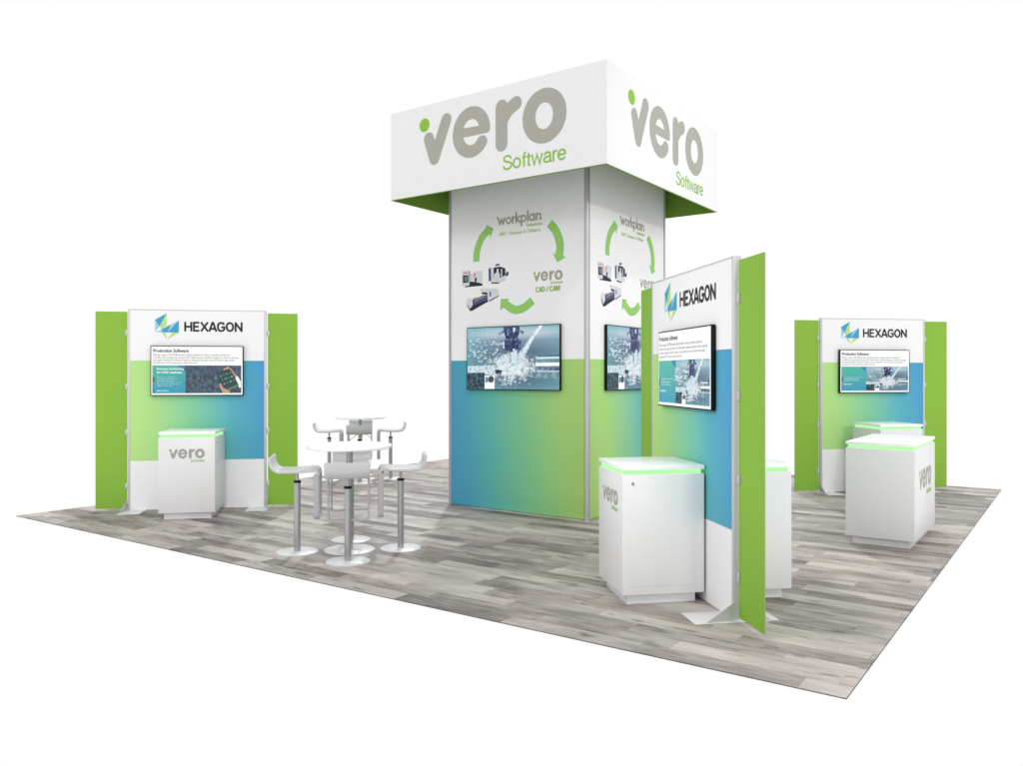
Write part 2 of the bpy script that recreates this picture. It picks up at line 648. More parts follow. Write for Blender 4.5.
def smooth_pts(pts, k=3):
    """Catmull-Rom through pts"""
    out = []
    n = len(pts)
    for i in range(n - 1):
        p0, p1, p2, p3 = pts[max(0, i - 1)], pts[i], pts[i + 1], pts[min(n - 1, i + 2)]
        for j in range(k):
            t = j / k
            out.append(tuple(.5 * ((2 * p1[d]) + (-p0[d] + p2[d]) * t + (2 * p0[d] - 5 * p1[d] + 4 * p2[d] - p3[d]) * t * t +
                                   (-p0[d] + 3 * p1[d] - 3 * p2[d] + p3[d]) * t ** 3) for d in (0, 1)))
    out.append(pts[-1])
    return out


def closed(p):
    return p[:-1] + [p[0]]


# centre lines of a light grotesque (box 0..1 from base line to cap height)
LIGHT = {
    'S': (.70, [smooth_pts([(.54, .72), (.50, .90), (.31, 1.0), (.11, .91), (.06, .75), (.14, .61), (.33, .53), (.52, .43), (.59, .26), (.50, .08), (.31, 0), (.10, .07), (.03, .27)], 4)]),
    'o': (.62, [closed(ell(.25, .345, .24, .345, 0, 360))]),
    'f': (.31, [smooth_pts([(.26, .99), (.16, .96), (.12, .82), (.12, .70)]) + [(.12, -.06)], [(0, .66), (.25, .66)]]),
    't': (.34, [[(.12, .90), (.12, .12)] + smooth_pts([(.12, .12), (.15, .01), (.25, 0)])[1:], [(0, .66), (.25, .66)]]),
    'w': (.80, [[(.0, .73), (.16, -.04), (.34, .70), (.52, -.04), (.68, .73)]]),
    'a': (.58, [smooth_pts([(.04, .50), (.09, .65), (.24, .69), (.38, .63), (.41, .48)]) + [(.41, .10)] + smooth_pts([(.41, .10), (.44, .0), (.50, .0)])[1:],
               smooth_pts([(.41, .42), (.20, .37), (.04, .29), (.0, .15), (.08, .02), (.22, .0), (.36, .08), (.41, .24)])]),
    'r': (.34, [[(.03, .73), (.03, -.06)], smooth_pts([(.03, .42), (.09, .60), (.18, .68), (.28, .68)])]),
    'e': (.58, [[(.01, .36), (.46, .36)], ell(.235, .345, .235, .345, 2, 322)]),
}
# centre lines of a bold technical alphabet
BOLD = {
    'H': (.80, [[(0, -.1), (0, 1.1)], [(.56, -.1), (.56, 1.1)], [(0, .5), (.56, .5)]]),
    'E': (.66, [[(.5, 1), (0, 1), (0, 0), (.5, 0)], [(0, .51), (.44, .51)]]),
    'X': (.76, [[(-.02, 1.08), (.62, -.08)], [(.62, 1.08), (-.02, -.08)]]),
    'A': (.80, [[(-.02, -.1), (.27, 1.0), (.35, 1.0), (.64, -.1)], [(.12, .26), (.50, .26)]]),
    'G': (.80, [smooth_pts([(.54, .76), (.46, .95), (.28, 1.0), (.10, .94), (.0, .72), (.0, .28), (.10, .06), (.28, 0), (.46, .05), (.56, .22), (.57, .46)], 3) + [(.30, .46)]]),
    'O': (.82, [closed(ell(.29, .5, .30, .5, 0, 360, 24))]),
    'C': (.78, [smooth_pts([(.56, .78), (.46, .95), (.28, 1.0), (.10, .94), (.0, .72), (.0, .28), (.10, .06), (.28, 0), (.46, .05), (.56, .22)], 3)]),
    'D': (.80, [[(0, 0), (0, 1), (.25, 1)] + ell(.25, .5, .31, .5, 80, -80, 10) + [(.25, 0), (0, 0)]]),
    'M': (.95, [[(0, -.1), (0, 1.0), (.06, 1.0), (.36, .15), (.66, 1.0), (.72, 1.0), (.72, -.1)]]),
    '/': (.45, [[(0, -.1), (.26, 1.1)]]),
    ' ': (.35, []),
    'N': (.80, [[(0, -.1), (0, 1.1)], [(.56, -.1), (.56, 1.1)], [(.0, 1.0), (.56, 0)]]),
}


def vero(mb, u, z, s, grey=LOGOGREY, green=LOGOGREEN, sx=1.0, word=True):
    """the rounded 'vero' word mark with 'Software' under it; u,z = left edge and base line"""
    def P(a, b):
        return (u + (a - .462) * s * sx, z + (b - 4.066) * s)
    w = .152 * s
    mb.disc(P(.54, 4.556), .078 * s * sx, .080 * s, green)
    mb.capsule(P(.606, 4.385), P(.692, 4.146), w, grey)
    mb.capsule(P(.692, 4.146), P(.872, 4.560), w, grey)
    # e
    mb.arc(P(1.233, 4.356), .193 * s * sx, .216 * s, .148 * s * sx, .142 * s, 2, 322, grey, cap=1)
    a, b = P(1.08, 4.365), P(1.495, 4.372)
    mb.flat([(a[0], a[1] - .053 * s), (b[0] - .03 * s, b[1] - .062 * s), (b[0], b[1] - .04 * s), (b[0] + .004 * s, b[1] + .03 * s), (a[0], a[1] + .053 * s)], grey)
    # r
    mb.capsule(P(1.654, 4.150), P(1.654, 4.556), .160 * s, grey)
    mb.capsule(P(1.67, 4.42), P(1.75, 4.512), w, grey)
    mb.capsule(P(1.75, 4.512), P(1.846, 4.560), w, grey)
    # o
    mb.arc(P(2.208, 4.358), .193 * s * sx, .215 * s, .165 * s * sx, .150 * s, 0, 360, grey, n=48)
    if word:
        a, b = P(1.672, 3.858), P(2.482, 4.022)
        mb.letters('Software', LIGHT, .122, a[0], b[0], a[1] - .0, b[1], green)


def workplan(mb, u, z, s, grey=LOGOGREY):
    """rounded lower-case 'workplan', x-height 1*s, stroke .23*s"""
    w = .265 * s
    x = u
    def c(a, b, ww=w):
        mb.capsule((x + a[0] * s, z + a[1] * s), (x + b[0] * s, z + b[1] * s), ww, grey, n=5)
    def o(cx):
        mb.arc((x + cx * s, z + .5 * s), .34 * s, .385 * s, .22 * s, .23 * s, 0, 360, grey, n=20)
    # w
    c((.10, .80), (.32, .12)); c((.32, .12), (.58, .80)); c((.58, .80), (.84, .12)); c((.84, .12), (1.08, .85))
    x += 1.26 * s; o(.45)
    x += .98 * s; c((.12, .12), (.12, .86)); c((.2, .68), (.42, .84))
    x += .56 * s; c((.12, .12), (.12, 1.34)); c((.2, .45), (.62, .86)); c((.3, .5), (.66, .12))
    x += .80 * s; o(.48); c((.14, -.36), (.14, .84))
    x += 1.02 * s; c((.12, .12), (.12, 1.34))
    x += .30 * s; o(.46); c((.84, .12), (.84, .86))
    x += 1.08 * s; c((.12, .12), (.12, .84)); c((.72, .12), (.72, .55))
    mb.arc((x + .42 * s, z + .52 * s), .30 * s, .36 * s, .23 * s, .23 * s, 0, 180, grey, n=14)
    return x + .84 * s


def bent_arrow(mb, pts, w, head, m, edge):
    """pts = centre line, head = (left wing, tip, right wing)"""
    def poly(grow):
        L, R = [], []
        n = len(pts)
        for i, p in enumerate(pts):
            a = pts[max(0, i - 1)]
            b = pts[min(n - 1, i + 1)]
            dx, dz = b[0] - a[0], b[1] - a[1]
            l = math.hypot(dx, dz)
            nx, nz = -dz / l, dx / l
            e = (w / 2 + grow)
            q = p
            if i == 0:
                q = (p[0] - dx / l * grow, p[1] - dz / l * grow)
            L.append((q[0] + nx * e, q[1] + nz * e))
            R.append((q[0] - nx * e, q[1] - nz * e))
        cx = sum(h[0] for h in head) / 3
        cz = sum(h[1] for h in head) / 3
        H = []
        for h in head:
            dx, dz = h[0] - cx, h[1] - cz
            l = math.hypot(dx, dz)
            H.append((h[0] + dx / l * grow * 1.6, h[1] + dz / l * grow * 1.6))
        return L + H + R[::-1]
    mb.flat(poly(.007), edge)
    mb.flat(poly(-.001), m)


# ------------------------------------------------------------------ floor
SZ = 9.144
fl = MB()
fl.box(-SZ, 0, 0, SZ, -.004, 0, FLOOR)
fl.box(-SZ - .003, .003, -.003, SZ + .003, -.0062, -.0042, EDGE)
fo = fl.build('floor')
fo['kind'] = 'structure'
fo['label'] = 'grey wood plank exhibition floor with a thin dark edge'

# ------------------------------------------------------------------ tower
TW, TD, TH = 2.016, 2.045, 4.72
TX, TY = -5.592, 3.5787
ZB = 1.815      # where print meets white
tower = thing('display_tower', 'tall square white tower with blue to green lower panels under the big header', 'tower', (TX + TW / 2, TY + TD / 2, 0))
CX, CY = TW / 2, TD / 2
PW = .056


def art_sub(name, fn, parent, y=0, x=0):
    m = MB()
    fn(m)
    return m.build(name, parent, loc=(x, y, 0), fix=False)


def machines(m):
    # measured from the print: s = 13.92 px per image px in the enlarged crop
    def Q(px, pz):
        x = 455 + px / 13.92
        y = 260 + pz / 13.92
        # front face plane of the tower, local scale around this picture
        f = 808.6
        t = -.6186
        D = (f * math.sin(t) + (x - 511.5) * math.cos(t), f * math.cos(t) - (x - 511.5) * math.sin(t))
        s = (3.5787 + 4.3206) / D[1]
        return (.9922 + s * D[0] + 5.58, 1.6371 - s * (y - 375.47))
    def pg(pts, mat):
        m.flat([Q(*p) for p in pts], mat)
    # turning centre, upper left
    pg([(100, 160), (205, 152), (212, 365), (105, 375)], MGREY)
    pg([(200, 150), (215, 175), (215, 370), (203, 372)], MMID)
    pg([(215, 195), (270, 190), (272, 320), (215, 318)], MGREY)
    pg([(292, 160), (392, 155), (388, 345), (292, 352)], MGREY)
    pg([(272, 182), (290, 180), (290, 240), (272, 262)], MORANGE)
    pg([(278, 250), (308, 250), (308, 300), (282, 318)], MDARK)
    pg([(278, 240), (300, 232), (302, 256), (280, 262)], MGREY)
    pg([(215, 308), (290, 312), (388, 338), (388, 365), (180, 384), (150, 392), (145, 376), (212, 362)], MDARK)
    pg([(116, 222), (190, 218), (192, 318), (118, 330)], MDARK)
    pg([(136, 240), (176, 236), (178, 300), (140, 306)], MMID)
    pg([(125, 180), (178, 178), (178, 192), (126, 194)], MORANGE)
    # machining centre, upper right
    pg([(474, 126), (508, 120), (508, 300), (476, 304)], MBLUE)
    pg([(505, 110), (700, 112), (712, 290), (640, 325), (512, 320)], MGREY)
    pg([(545, 112), (640, 100), (700, 122), (702, 225), (640, 250), (545, 250)], MDARK)
    pg([(588, 130), (612, 128), (614, 170), (632, 215), (628, 254), (550, 256), (552, 205), (585, 180)], MGREY)
    pg([(648, 130), (664, 134), (664, 232), (648, 240)], MGREY)
    pg([(568, 70), (625, 56), (628, 80), (574, 94)], MBLUE)
    pg([(694, 120), (708, 130), (708, 215), (694, 225)], MBLUE)
    pg([(712, 195), (735, 168), (752, 172), (748, 215), (730, 235), (712, 228)], MBLUE)
    pg([(510, 318), (640, 320), (600, 336), (515, 334)], MDARK)
    # long bed machine, below
    pg([(510, 405), (612, 408), (618, 500), (512, 568)], MGREY)
    pg([(370, 408), (520, 404), (520, 560), (470, 585), (464, 500), (380, 505)], MGREY)
    pg([(380, 455), (458, 460), (456, 494), (384, 480)], MDARK)
    pg([(488, 450), (508, 452), (508, 512), (488, 515)], MBLUE)
    pg([(385, 505), (458, 495), (462, 590), (330, 665), (240, 720), (170, 625), (250, 560)], MBLUE)
    pg([(290, 540), (400, 505), (440, 520), (275, 600)], MMID)
    pg([(172, 560), (200, 530), (252, 560), (255, 655), (218, 690), (170, 615)], MGREY)
    pg([(250, 640), (465, 565), (466, 585), (330, 660), (218, 720), (175, 640), (176, 620), (216, 690)], MDARK)
    pg([(262, 538), (296, 532), (300, 548), (270, 556)], MORANGE)
    pg([(480, 574), (615, 502), (616, 512), (486, 586)], MDARK)
    pg([(362, 412), (374, 414), (374, 430), (362, 430)], MORANGE)


def arrow_1(m):
    bent_arrow(m, smooth_pts([(.424, 3.045), (.432, 3.165), (.50, 3.315), (.603, 3.405)]), .082, [(.585, 3.468), (.675, 3.416), (.635, 3.318)], ARROW, ARROWEDGE)


def arrow_2(m):
    bent_arrow(m, smooth_pts([(1.502, 3.392), (1.588, 3.290), (1.640, 3.14), (1.630, 3.015)]), .088, [(1.700, 2.985), (1.605, 2.945), (1.545, 3.050)], ARROW, ARROWEDGE)


def arrow_3(m):
    bent_arrow(m, smooth_pts([(1.252, 2.510), (1.14, 2.435), (1.00, 2.415), (.868, 2.490)]), .085, [(.792, 2.430), (.806, 2.548), (.920, 2.546)], ARROW, ARROWEDGE)


def work_art(m):
    m.disc((.748, 3.541), .016, .016, LOGOGREEN, 12)
    workplan(m, .755, 3.448, .0920)
    m.text('Solutions', 1.176, 1.395, 3.392, 3.428, LOGOGREEN, .012)


def tag_art(m):
    m.text("ERP / Gestion à l'Affaire", .779, 1.371, 3.318, 3.360, LOGOGREEN, .014)


def vero_art(m):
    vero(m, 1.272, 2.731, .2, word=False)
    m.letters('Software', LIGHT, .15, 1.513, 1.681, 2.690, 2.722, LOGOGREEN)
    m.letters('CAD / CAM', BOLD, .19, 1.304, 1.640, 2.606, 2.668, LOGOGREEN)


grads = [GRAD_TL, GRAD_TR, GRAD_TL, GRAD_TR]
for i in range(4):
    rot = i * PI / 2
    off = Vector(((-CX, -CY, 0), (CX, -CY, 0), (CX, CY, 0), (-CX, CY, 0))[i])
    FW = TW if i % 2 == 0 else TD
    up = MB()
    up.box(PW * .6, FW - PW * .75, 0, .03, ZB + .001, TH, FABRIC)
    u = up.build('upper_panel', tower, loc=off, rotz=rot)
    lo = MB()
    lo.box(PW * .6, FW - PW * .75, .0, .03, .006, ZB, grads[i])
    lo.build('printed_panel', tower, loc=off, rotz=rot)
    if i < 2:
        art_sub('product_lettering', work_art, u, x=.012 if i == 0 else .035)
        art_sub('tagline_lettering', tag_art, u, x=.012 if i == 0 else .035)
        art_sub('brand_lettering', vero_art, u, x=.012 if i == 0 else .035)
        art_sub('machine_pictures', machines, u, x=.012 if i == 0 else .035)
        for fn in (arrow_1, arrow_2, arrow_3):
            art_sub('arrow_print', fn, u, x=.012 if i == 0 else .035)
    # corner post, a grooved extrusion
    ps = MB()
    sec = [(-.012, .030), (-.012, .008), (-.006, -.004), (.006, -.012), (.012, -.012), (.014, -.006), (.022, -.006), (.024, -.012), (.034, -.012),
           (.034, .010), (.026, .030), (.0, .036)]
    A = [ps.bm.verts.new((p[0], p[1], 0.0)) for p in sec]
    B = [ps.bm.verts.new((p[0], p[1], TH)) for p in sec]
    for j in range(len(sec)):
        q = (j + 1) % len(sec)
        ps.face([A[j], A[q], B[q], B[j]], ALU if j not in (4, 5, 6) else ALUDARK)
    ps.face(A[::-1], ALU)
    ps.face(B, ALU)
    ps.build('corner_post', tower, loc=off, rotz=rot)
lid = MB()
lid.box(-CX + .04, CX - .04, -CY + .04, CY - .04, TH - .04, TH - .01, FABRIC)
lid.build('top_cover', tower)

# ------------------------------------------------------------------ header
HX, HY, HW, HB, HT = -5.853, 2.793, 2.951, 3.74, 4.786
header = thing('header_sign', 'large square white header with green lining around the top of the tower', 'sign', (HX + HW / 2, HY + HW / 2, HB))
for i in range(4):
    rot = i * PI / 2
    off = Matrix.Rotation(rot, 3, 'Z') @ Vector((-HW / 2, -HW / 2, 0))
    m = MB()
    m.box(0, HW - .0125, 0, .012, .006, HT - HB, FASCIA)
    f = m.build('fascia_panel', header, loc=off, rotz=rot)
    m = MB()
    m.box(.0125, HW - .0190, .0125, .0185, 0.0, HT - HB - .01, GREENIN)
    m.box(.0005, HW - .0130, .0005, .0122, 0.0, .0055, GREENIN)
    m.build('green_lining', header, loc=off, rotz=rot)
    def logo(mm):
        vero(mm, .462, 4.066 - HB, 1.0)
    art_sub('brand_lettering', logo, f)
    # bracket reaching in to the tower corner
    m = MB()
    m.tube((.02, .02, .93), (.86, .86, .93), .02, ALU, 10)
    m.build('bracket', header, loc=off, rotz=rot)

sky_block = MB()  # unseen panel, added to block sky light so the header interior darkens
sky_block.box(-HW / 2 + .02, HW / 2 - .02, -HW / 2 + .02, HW / 2 - .02, HT - HB - .03, HT - HB - .012, ALUDARK)
sky_block.build('added_shade_panel', header)

# ------------------------------------------------------------------ display walls
WW, WH = 1.61, 2.43
Z0, Z1 = .60, 1.81


def hexmark(m):
    A, B_, Cc, D, E_ = (.31, 2.305), (.445, 2.386), (.584, 2.302), (.584, 2.152), (.452, 2.072)
    F_ = (.31, 2.153)
    m.flat([A, B_, (.362, 2.225)], MARKBLUE)
    m.flat([A, (.362, 2.225), F_], MARKPALE)
    m.flat([B_, (.445, 2.236), (.385, 2.190), (.362, 2.225)], MARKGREEN)
    m.flat([(.385, 2.190), (.470, 2.152), (.315, 2.154)], MARKPALE)
    m.flat([(.385, 2.190), (.49, 2.248), (.455, 2.152), (.400, 2.152)], MARKBLUE)
    m.flat([(.49, 2.248), Cc, (.455, 2.152)], MARKPALE)
    m.flat([Cc, D, (.455, 2.152)], MARKBLUE)
    m.flat([(.383, 2.148), (.425, 2.148), E_], MARKGREEN)
    m.flat([(.505, 2.148), D, E_], MARKGREEN)


def hexword(m):
    m.letters('HEXAGON', BOLD, .195, .645, 1.328, 2.164, 2.286, INK)


def make_wall(loc, rotz, label):
    t = thing('display_wall', label, 'display wall', loc, rotz, 'white display walls with green side panels')
    t['kind'] = 'thing'
    T = .055
    p = .028
    a = MB().box(p, WW - p, .002, T - .002, Z1 + .001, WH - .012, FABRIC)
    up = a.build('upper_panel', t)
    MB().box(p, WW - p, .002, T - .002, Z0 + .001, Z1, GRAD_WALL).build('printed_panel', t)
    MB().box(p, WW - p, .002, T - .002, .006, Z0, FABRIC).build('lower_panel', t)
    MB().box(p, WW - p, 0, T, WH - .0115, WH, ALULIGHT, .001).build('top_rail', t)
    art_sub('company_mark', hexmark, up, y=.002)
    art_sub('company_lettering', hexword, up, y=.002)
    for s in (0, 1):
        m = MB()
        x0, x1 = (0, p - .001) if s == 0 else (WW - p + .001, WW)
        m.box(x0, x1, 0, T, 0.004, WH, ALULIGHT, .002)
        m.build('post', t)
        # green side panel, carried on clips a little behind the front
        m = MB()
        g0, g1 = (-.372, -.014) if s == 0 else (WW + .014, WW + .372)
        m.box(g0, g1, .032, .038, .026, 2.40, GREEN)
        gp = m.build('side_panel', t)
        for z in (2.146, 1.497, .945, .295):
            c0, c1 = (-.034, -.0012) if s == 0 else (WW + .0012, WW + .034)
            MB().box(c0, c1, .020, .0312, z - .032, z + .032, ALULIGHT, .002).build('clip', t)
        # foot plate with a brace
        m = MB()
        f0, f1 = (-.042, .21) if s == 0 else (WW - .21, WW + .042)
        m.box(f0, f1, -.285, .305, 0.0008, .0078, BASEW, .001)
        ft = m.build('foot_plate', t)
        for sg in (-1, 1):
            m = MB()
            xf = -.005 if s == 0 else WW + .005
            y0 = 0.0 if sg < 0 else T
            yo = -.205 if sg < 0 else T + .19
            xo = -.036 if s == 0 else WW + .036
            v = [m.bm.verts.new(q) for q in ((xo, yo, .009), (xf, y0, .009), (xf, y0, .125))]
            w_ = [m.bm.verts.new((q.co.x + (.004 if s else -.004), q.co.y, q.co.z)) for q in v]
            m.face(v, ALU)
            m.face(w_[::-1], ALU)
            for j in range(3):
                m.face([v[j], v[(j + 1) % 3], w_[(j + 1) % 3], w_[j]], ALULIGHT)
            m.build('brace', ft)
    return t


W1 = (-8.408, .930)
W2n = (-.921, .916)
W2 = (W2n[0] - WW * S2, W2n[1] + WW * S2)
W3 = (-2.024, 7.345)
make_wall((W1[0], W1[1], 0), PI / 4, 'white display wall with green side panels standing by the left corner of the floor')
make_wall((W2[0], W2[1], 0), -PI / 4, 'tall foreground display wall seen at an angle, its screen turned to the left')
make_wall((W3[0], W3[1], 0), PI / 4, 'white display wall with green side panels at the far right corner of the floor')


# ------------------------------------------------------------------ screens
def splash_art(m, x0, x1, z0, z1, y):
    """the coolant picture in the rectangle; y is its surface"""
    W, H = x1 - x0, z1 - z0
    def q(px, py):      # pixel of the enlarged crop (78..937, 70..657)
        return (x0 + (px - 78) / 859 * W, z1 - (py - 70) / 587 * H)
    m.rectuv(x0, x1, z0, z1, y, SPLASH)
    k = [0]
    def pg(pts, mat):
        k[0] += 1
        m.prism([q(*p) for p in pts], y - .0004 - .00012 * k[0], y - .0001, mat)
    # steel cylinder at the right
    pg([(725, 342), (936, 342), (936, 555), (712, 552), (755, 500), (725, 470)], S_MID)
    pg([(725, 360), (936, 356), (936, 376), (740, 378)], S_PALE)
    pg([(728, 412), (936, 410), (936, 440), (728, 440)], S_WHITE)
    pg([(740, 450), (936, 450), (936, 480), (750, 480)], S_NAVY2)
    pg([(740, 484), (936, 486), (936, 494), (740, 494)], S_PALE)
    pg([(740, 345), (936, 343), (936, 352), (760, 354)], S_DARK)
    # fixture at the left
    pg([(79, 436), (350, 430), (350, 522), (79, 505)], S_SPRAY)
    pg([(79, 503), (250, 500), (250, 655), (79, 655)], S_DARK)
    pg([(250, 528), (345, 524), (345, 655), (250, 655)], S_WHITE)
    pg([(255, 545), (285, 540), (290, 590), (258, 596)], S_MID)
    pg([(340 - 27 + 27 * math.cos(a * PI / 8), 563 + 34 * math.sin(a * PI / 8)) for a in range(16)], S_DARK)
    pg([(352, 470), (425, 480), (400, 515), (356, 512)], S_DARK)
    # spindle
    pg([(428, 71), (582, 71), (580, 130), (560, 185), (455, 185), (440, 130)], S_NAVY)
    pg([(385, 125), (440, 100), (440, 118), (392, 150)], S_NAVY2)
    pg([(570, 96), (622, 118), (616, 150), (575, 118)], S_NAVY2)
    pg([(460, 80), (490, 80), (480, 160), (466, 150)], S_NAVY2)
    pg([(520, 84), (545, 80), (540, 120), (524, 125)], S_PALE)
    pg([(415, 198), (596, 198), (590, 280), (520, 296), (430, 286), (415, 250)], S_NAVY)
    pg([(425, 204), (440, 204), (440, 282), (428, 270)], S_PALE)
    pg([(574, 206), (590, 206), (586, 270), (574, 276)], S_NAVY2)
    pg([(496, 288), (518, 288), (512, 400), (500, 400)], S_NAVY)
    pg([(440, 183), (575, 183), (572, 200), (444, 200)], S_NAVY2)
    # jet
    pg([(752, 71), (798, 71), (712, 190), (655, 300), (600, 400), (530, 445), (490, 450), (560, 340), (640, 235), (700, 150)], S_SPRAY)
    pg([(770, 71), (790, 71), (705, 180), (650, 270), (600, 350), (655, 240)], S_WHITE)
    pg([(640, 250), (670, 230), (600, 350), (570, 380)], S_PALE)
    pg([(500, 310), (560, 300), (540, 420), (505, 400)], S_PALE)
    # body of the splash
    rnd = random.Random(4)
    def blob(cx, cy, rx, ry, mat, n=11):
        pts = []
        for a in range(n):
            r = rnd.uniform(.65, 1.25)
            pts.append((min(930, max(82, cx + rx * r * math.cos(2 * PI * a / n))), min(652, max(74, cy + ry * r * math.sin(2 * PI * a / n)))))
        pg(pts, mat)
    for cx, cy, sx_, sy_, n_, r0, r1 in ((400, 382, 50, 14, 14, 3, 9), (520, 445, 55, 26, 26, 3, 11), (640, 455, 40, 18, 12, 3, 9), (460, 545, 34, 55, 22, 3, 9),
                                         (250, 345, 60, 14, 16, 3, 8), (370, 260, 26, 40, 10, 3, 6), (540, 380, 30, 45, 12, 3, 8)):
        for _ in range(n_):
            cx_, cy_ = rnd.gauss(cx, sx_), rnd.gauss(cy, sy_)
            if 95 < cx_ < 925 and 85 < cy_ < 645:
                r = rnd.uniform(r0, r1)
                blob(cx_, cy_, r * 1.3, r * rnd.uniform(.4, 1.0), rnd.choice((S_PALE, S_MIST, S_SPRAY, S_SPRAY, S_WHITE)), 9)
    for _ in range(44):
        cx = rnd.choice([rnd.uniform(95, 420), rnd.uniform(95, 700)])
        cy = rnd.uniform(175, 400) if cx < 420 else rnd.uniform(480, 620)
        r = rnd.uniform(2.5, 7)
        blob(cx, cy, r, r * rnd.uniform(.7, 1.8), S_PALE, 6)


def slide_art(m, x0, x1, z0, z1, y, kind):
    """white page with a heading, four lines of copy and a picture band"""
    W, H = x1 - x0, z1 - z0
    m.rectuv(x0, x1, z0, z1, y, S_WHITE)
    def X(a):
        return x0 + a * W
    def Zz(b):
        return z0 + b * H
    k = [0]
    def tx(s, a0, a1, b0, b1, mat, bold=0.0):
        k[0] += 1
        n = MB()
        n.text(s, X(a0), X(a1), Zz(b0), Zz(b1), mat, bold)
        off = {}
        for v in n.bm.verts:
            off[v.index] = v
        n.bm.verts.index_update()
        vs = [m.bm.verts.new((v.co.x, y - .0009 - .00004 * k[0], v.co.z)) for v in n.bm.verts]
        for f in n.bm.faces:
            m.face([vs[v.index] for v in f.verts], mat)
        n.bm.free()
    def pg(pts, mat):
        k[0] += 1
        m.prism([(X(a), Zz(b)) for a, b in pts], y - .0004 - .00004 * k[0], y - .0001, mat)
    tx('Production Software', .02, .405, .88, .948, S_TEXT, .035)
    tx('Offering a range of CAD/CAM simulation software solutions to industry, automation solutions and', .02, .86, .795, .85, S_GREYT, .012)
    tx('controller and manufacturing software CAD CAM toolpaths capabilities designed for efficient machining', .02, .95, .742, .79, S_GREYT, .012)
    tx('and quality, Hexagon Production Software reduces production costs and improve data quality', .02, .91, .69, .738, S_GREYT, .012)
    tx('manufacturers to produce parts right first time.', .02, .50, .637, .685, S_GREYT, .012)
    xa, xm, xb = .012, .37, .985
    za, zb = .035, .61
    m.rectuv(X(xa), X(xm), Zz(za), Zz(zb), y - .0002, TEAL)
    pg([(xm - .09, zb), (xm, zb), (xm, zb - .13)], S_BLUE)
    pg([(xa, za), (xa + .03, za), (xa, za + .22)], S_BLUE)
    if kind == 'tablet':
        tx('Remote monitoring', .06, .35, .51, .56, S_WHITE, .03)
        tx('for CNC machines', .06, .33, .445, .49, S_WHITE, .03)
        for i, (s, e) in enumerate((('Monitor your machines at', .26), ('a distance and keep jobs on', .28), ('track from home or on the', .25), ('go with safe data on the', .33),
                                    ('screen of your own phone or', .31), ('tablet at any time.', .23))):
            tx(s, .06, e, .355 - i * .037, .38 - i * .037, S_PALE, .006)
        tx('LEARN MORE >', .055, .19, .075, .098, S_WHITE, .02)
        m.rectuv(X(xm), X(xb), Zz(za), Zz(zb), y - .0002, FACTORY)
        def h(px, py):
            return ((px - 102) / 680 * (xb - xa) + xa, zb - (py - 465) / 218 * (zb - za))
        pg([h(*p) for p in ((752, 545), (778, 590), (780, 640), (765, 640), (735, 560))], S_WHITE)
        pg([h(*p) for p in ((590, 525), (700, 490), (765, 625), (665, 672), (622, 600))], S_TAB)
        pg([h(*p) for p in ((672, 650), (755, 612), (762, 625), (672, 668))], S_TABG)
        for i in range(4):
            for j in range(3):
                cx = 622 + i * 24 + j * 14
                cy = 548 - i * 9 + j * 30
                pg([h(*p) for p in ((cx - 8, cy), (cx + 5, cy - 8), (cx + 9, cy + 4), (cx - 3, cy + 10))], S_TABG if (i + j) % 2 else S_MID)
        pg([h(*p) for p in ((640, 492), (680, 474), (705, 490), (735, 535), (752, 550), (738, 562), (700, 500), (690, 488), (648, 502))], S_SKIN)
        pg([h(*p) for p in ((612, 610), (624, 605), (640, 640), (695, 668), (690, 682), (640, 682), (618, 640))], S_SKIN)
        for a, b in (((352, 545), (575, 500)), ((380, 672), (590, 585)), ((352, 560), (500, 620))):
            p, q2 = h(*a), h(*b)
            pg([p, q2, (q2[0], q2[1] + .006), (p[0], p[1] + .006)], S_BLUE)
    else:
        for i, (s, e) in enumerate((('Simulating parts of the future', .325), ('with software made for', .265), ('efficient manufacturing.', .27))):
            tx(s, .055, e, .345 - i * .04, .37 - i * .04, S_PALE, .01)
        tx('LEARN MORE >', .045, .17, .18, .205, S_WHITE, .02)
        splash_art(m, X(xm), X(xb), Zz(za), Zz(zb), y - .0002)
        pg([(xb - .028, .26), (xb - .001, .26), (xb - .001, .37), (xb - .028, .37)], S_GREY)
    pg([(xa, .26), (xa + .026, .26), (xa + .026, .37), (xa, .37)], S_GREY)


def screen(loc, rotz, u0, w, zb, h, kind, label, group, depth=.05, gap=.012):
    """loc = origin of the carrying face; front towards local -y"""
    d = Matrix.Rotation(rotz, 3, 'Z') @ Vector((u0 + w / 2, -gap, 0))
    t = thing('wall_screen', label, 'screen', (loc[0] + d.x, loc[1] + d.y, zb), rotz, group)
    m = MB()
    bz = .010
    m.box(-w / 2, w / 2, -depth, 0, 0, h, BLACK, .002)
    m.box(-w / 4, w / 4, .0, gap - .001, h * .2, h * .8, BLACK)
    m.build('screen_case', t)
    m = MB()
    if kind == 'splash':
        splash_art(m, -w / 2 + bz, w / 2 - bz, bz, h - bz, 0)
    else:
        slide_art(m, -w / 2 + bz, w / 2 - bz, bz, h - bz, 0, kind)
    m.build('picture', t, loc=(0, -depth - .0006, 0), fix=False)
    return t


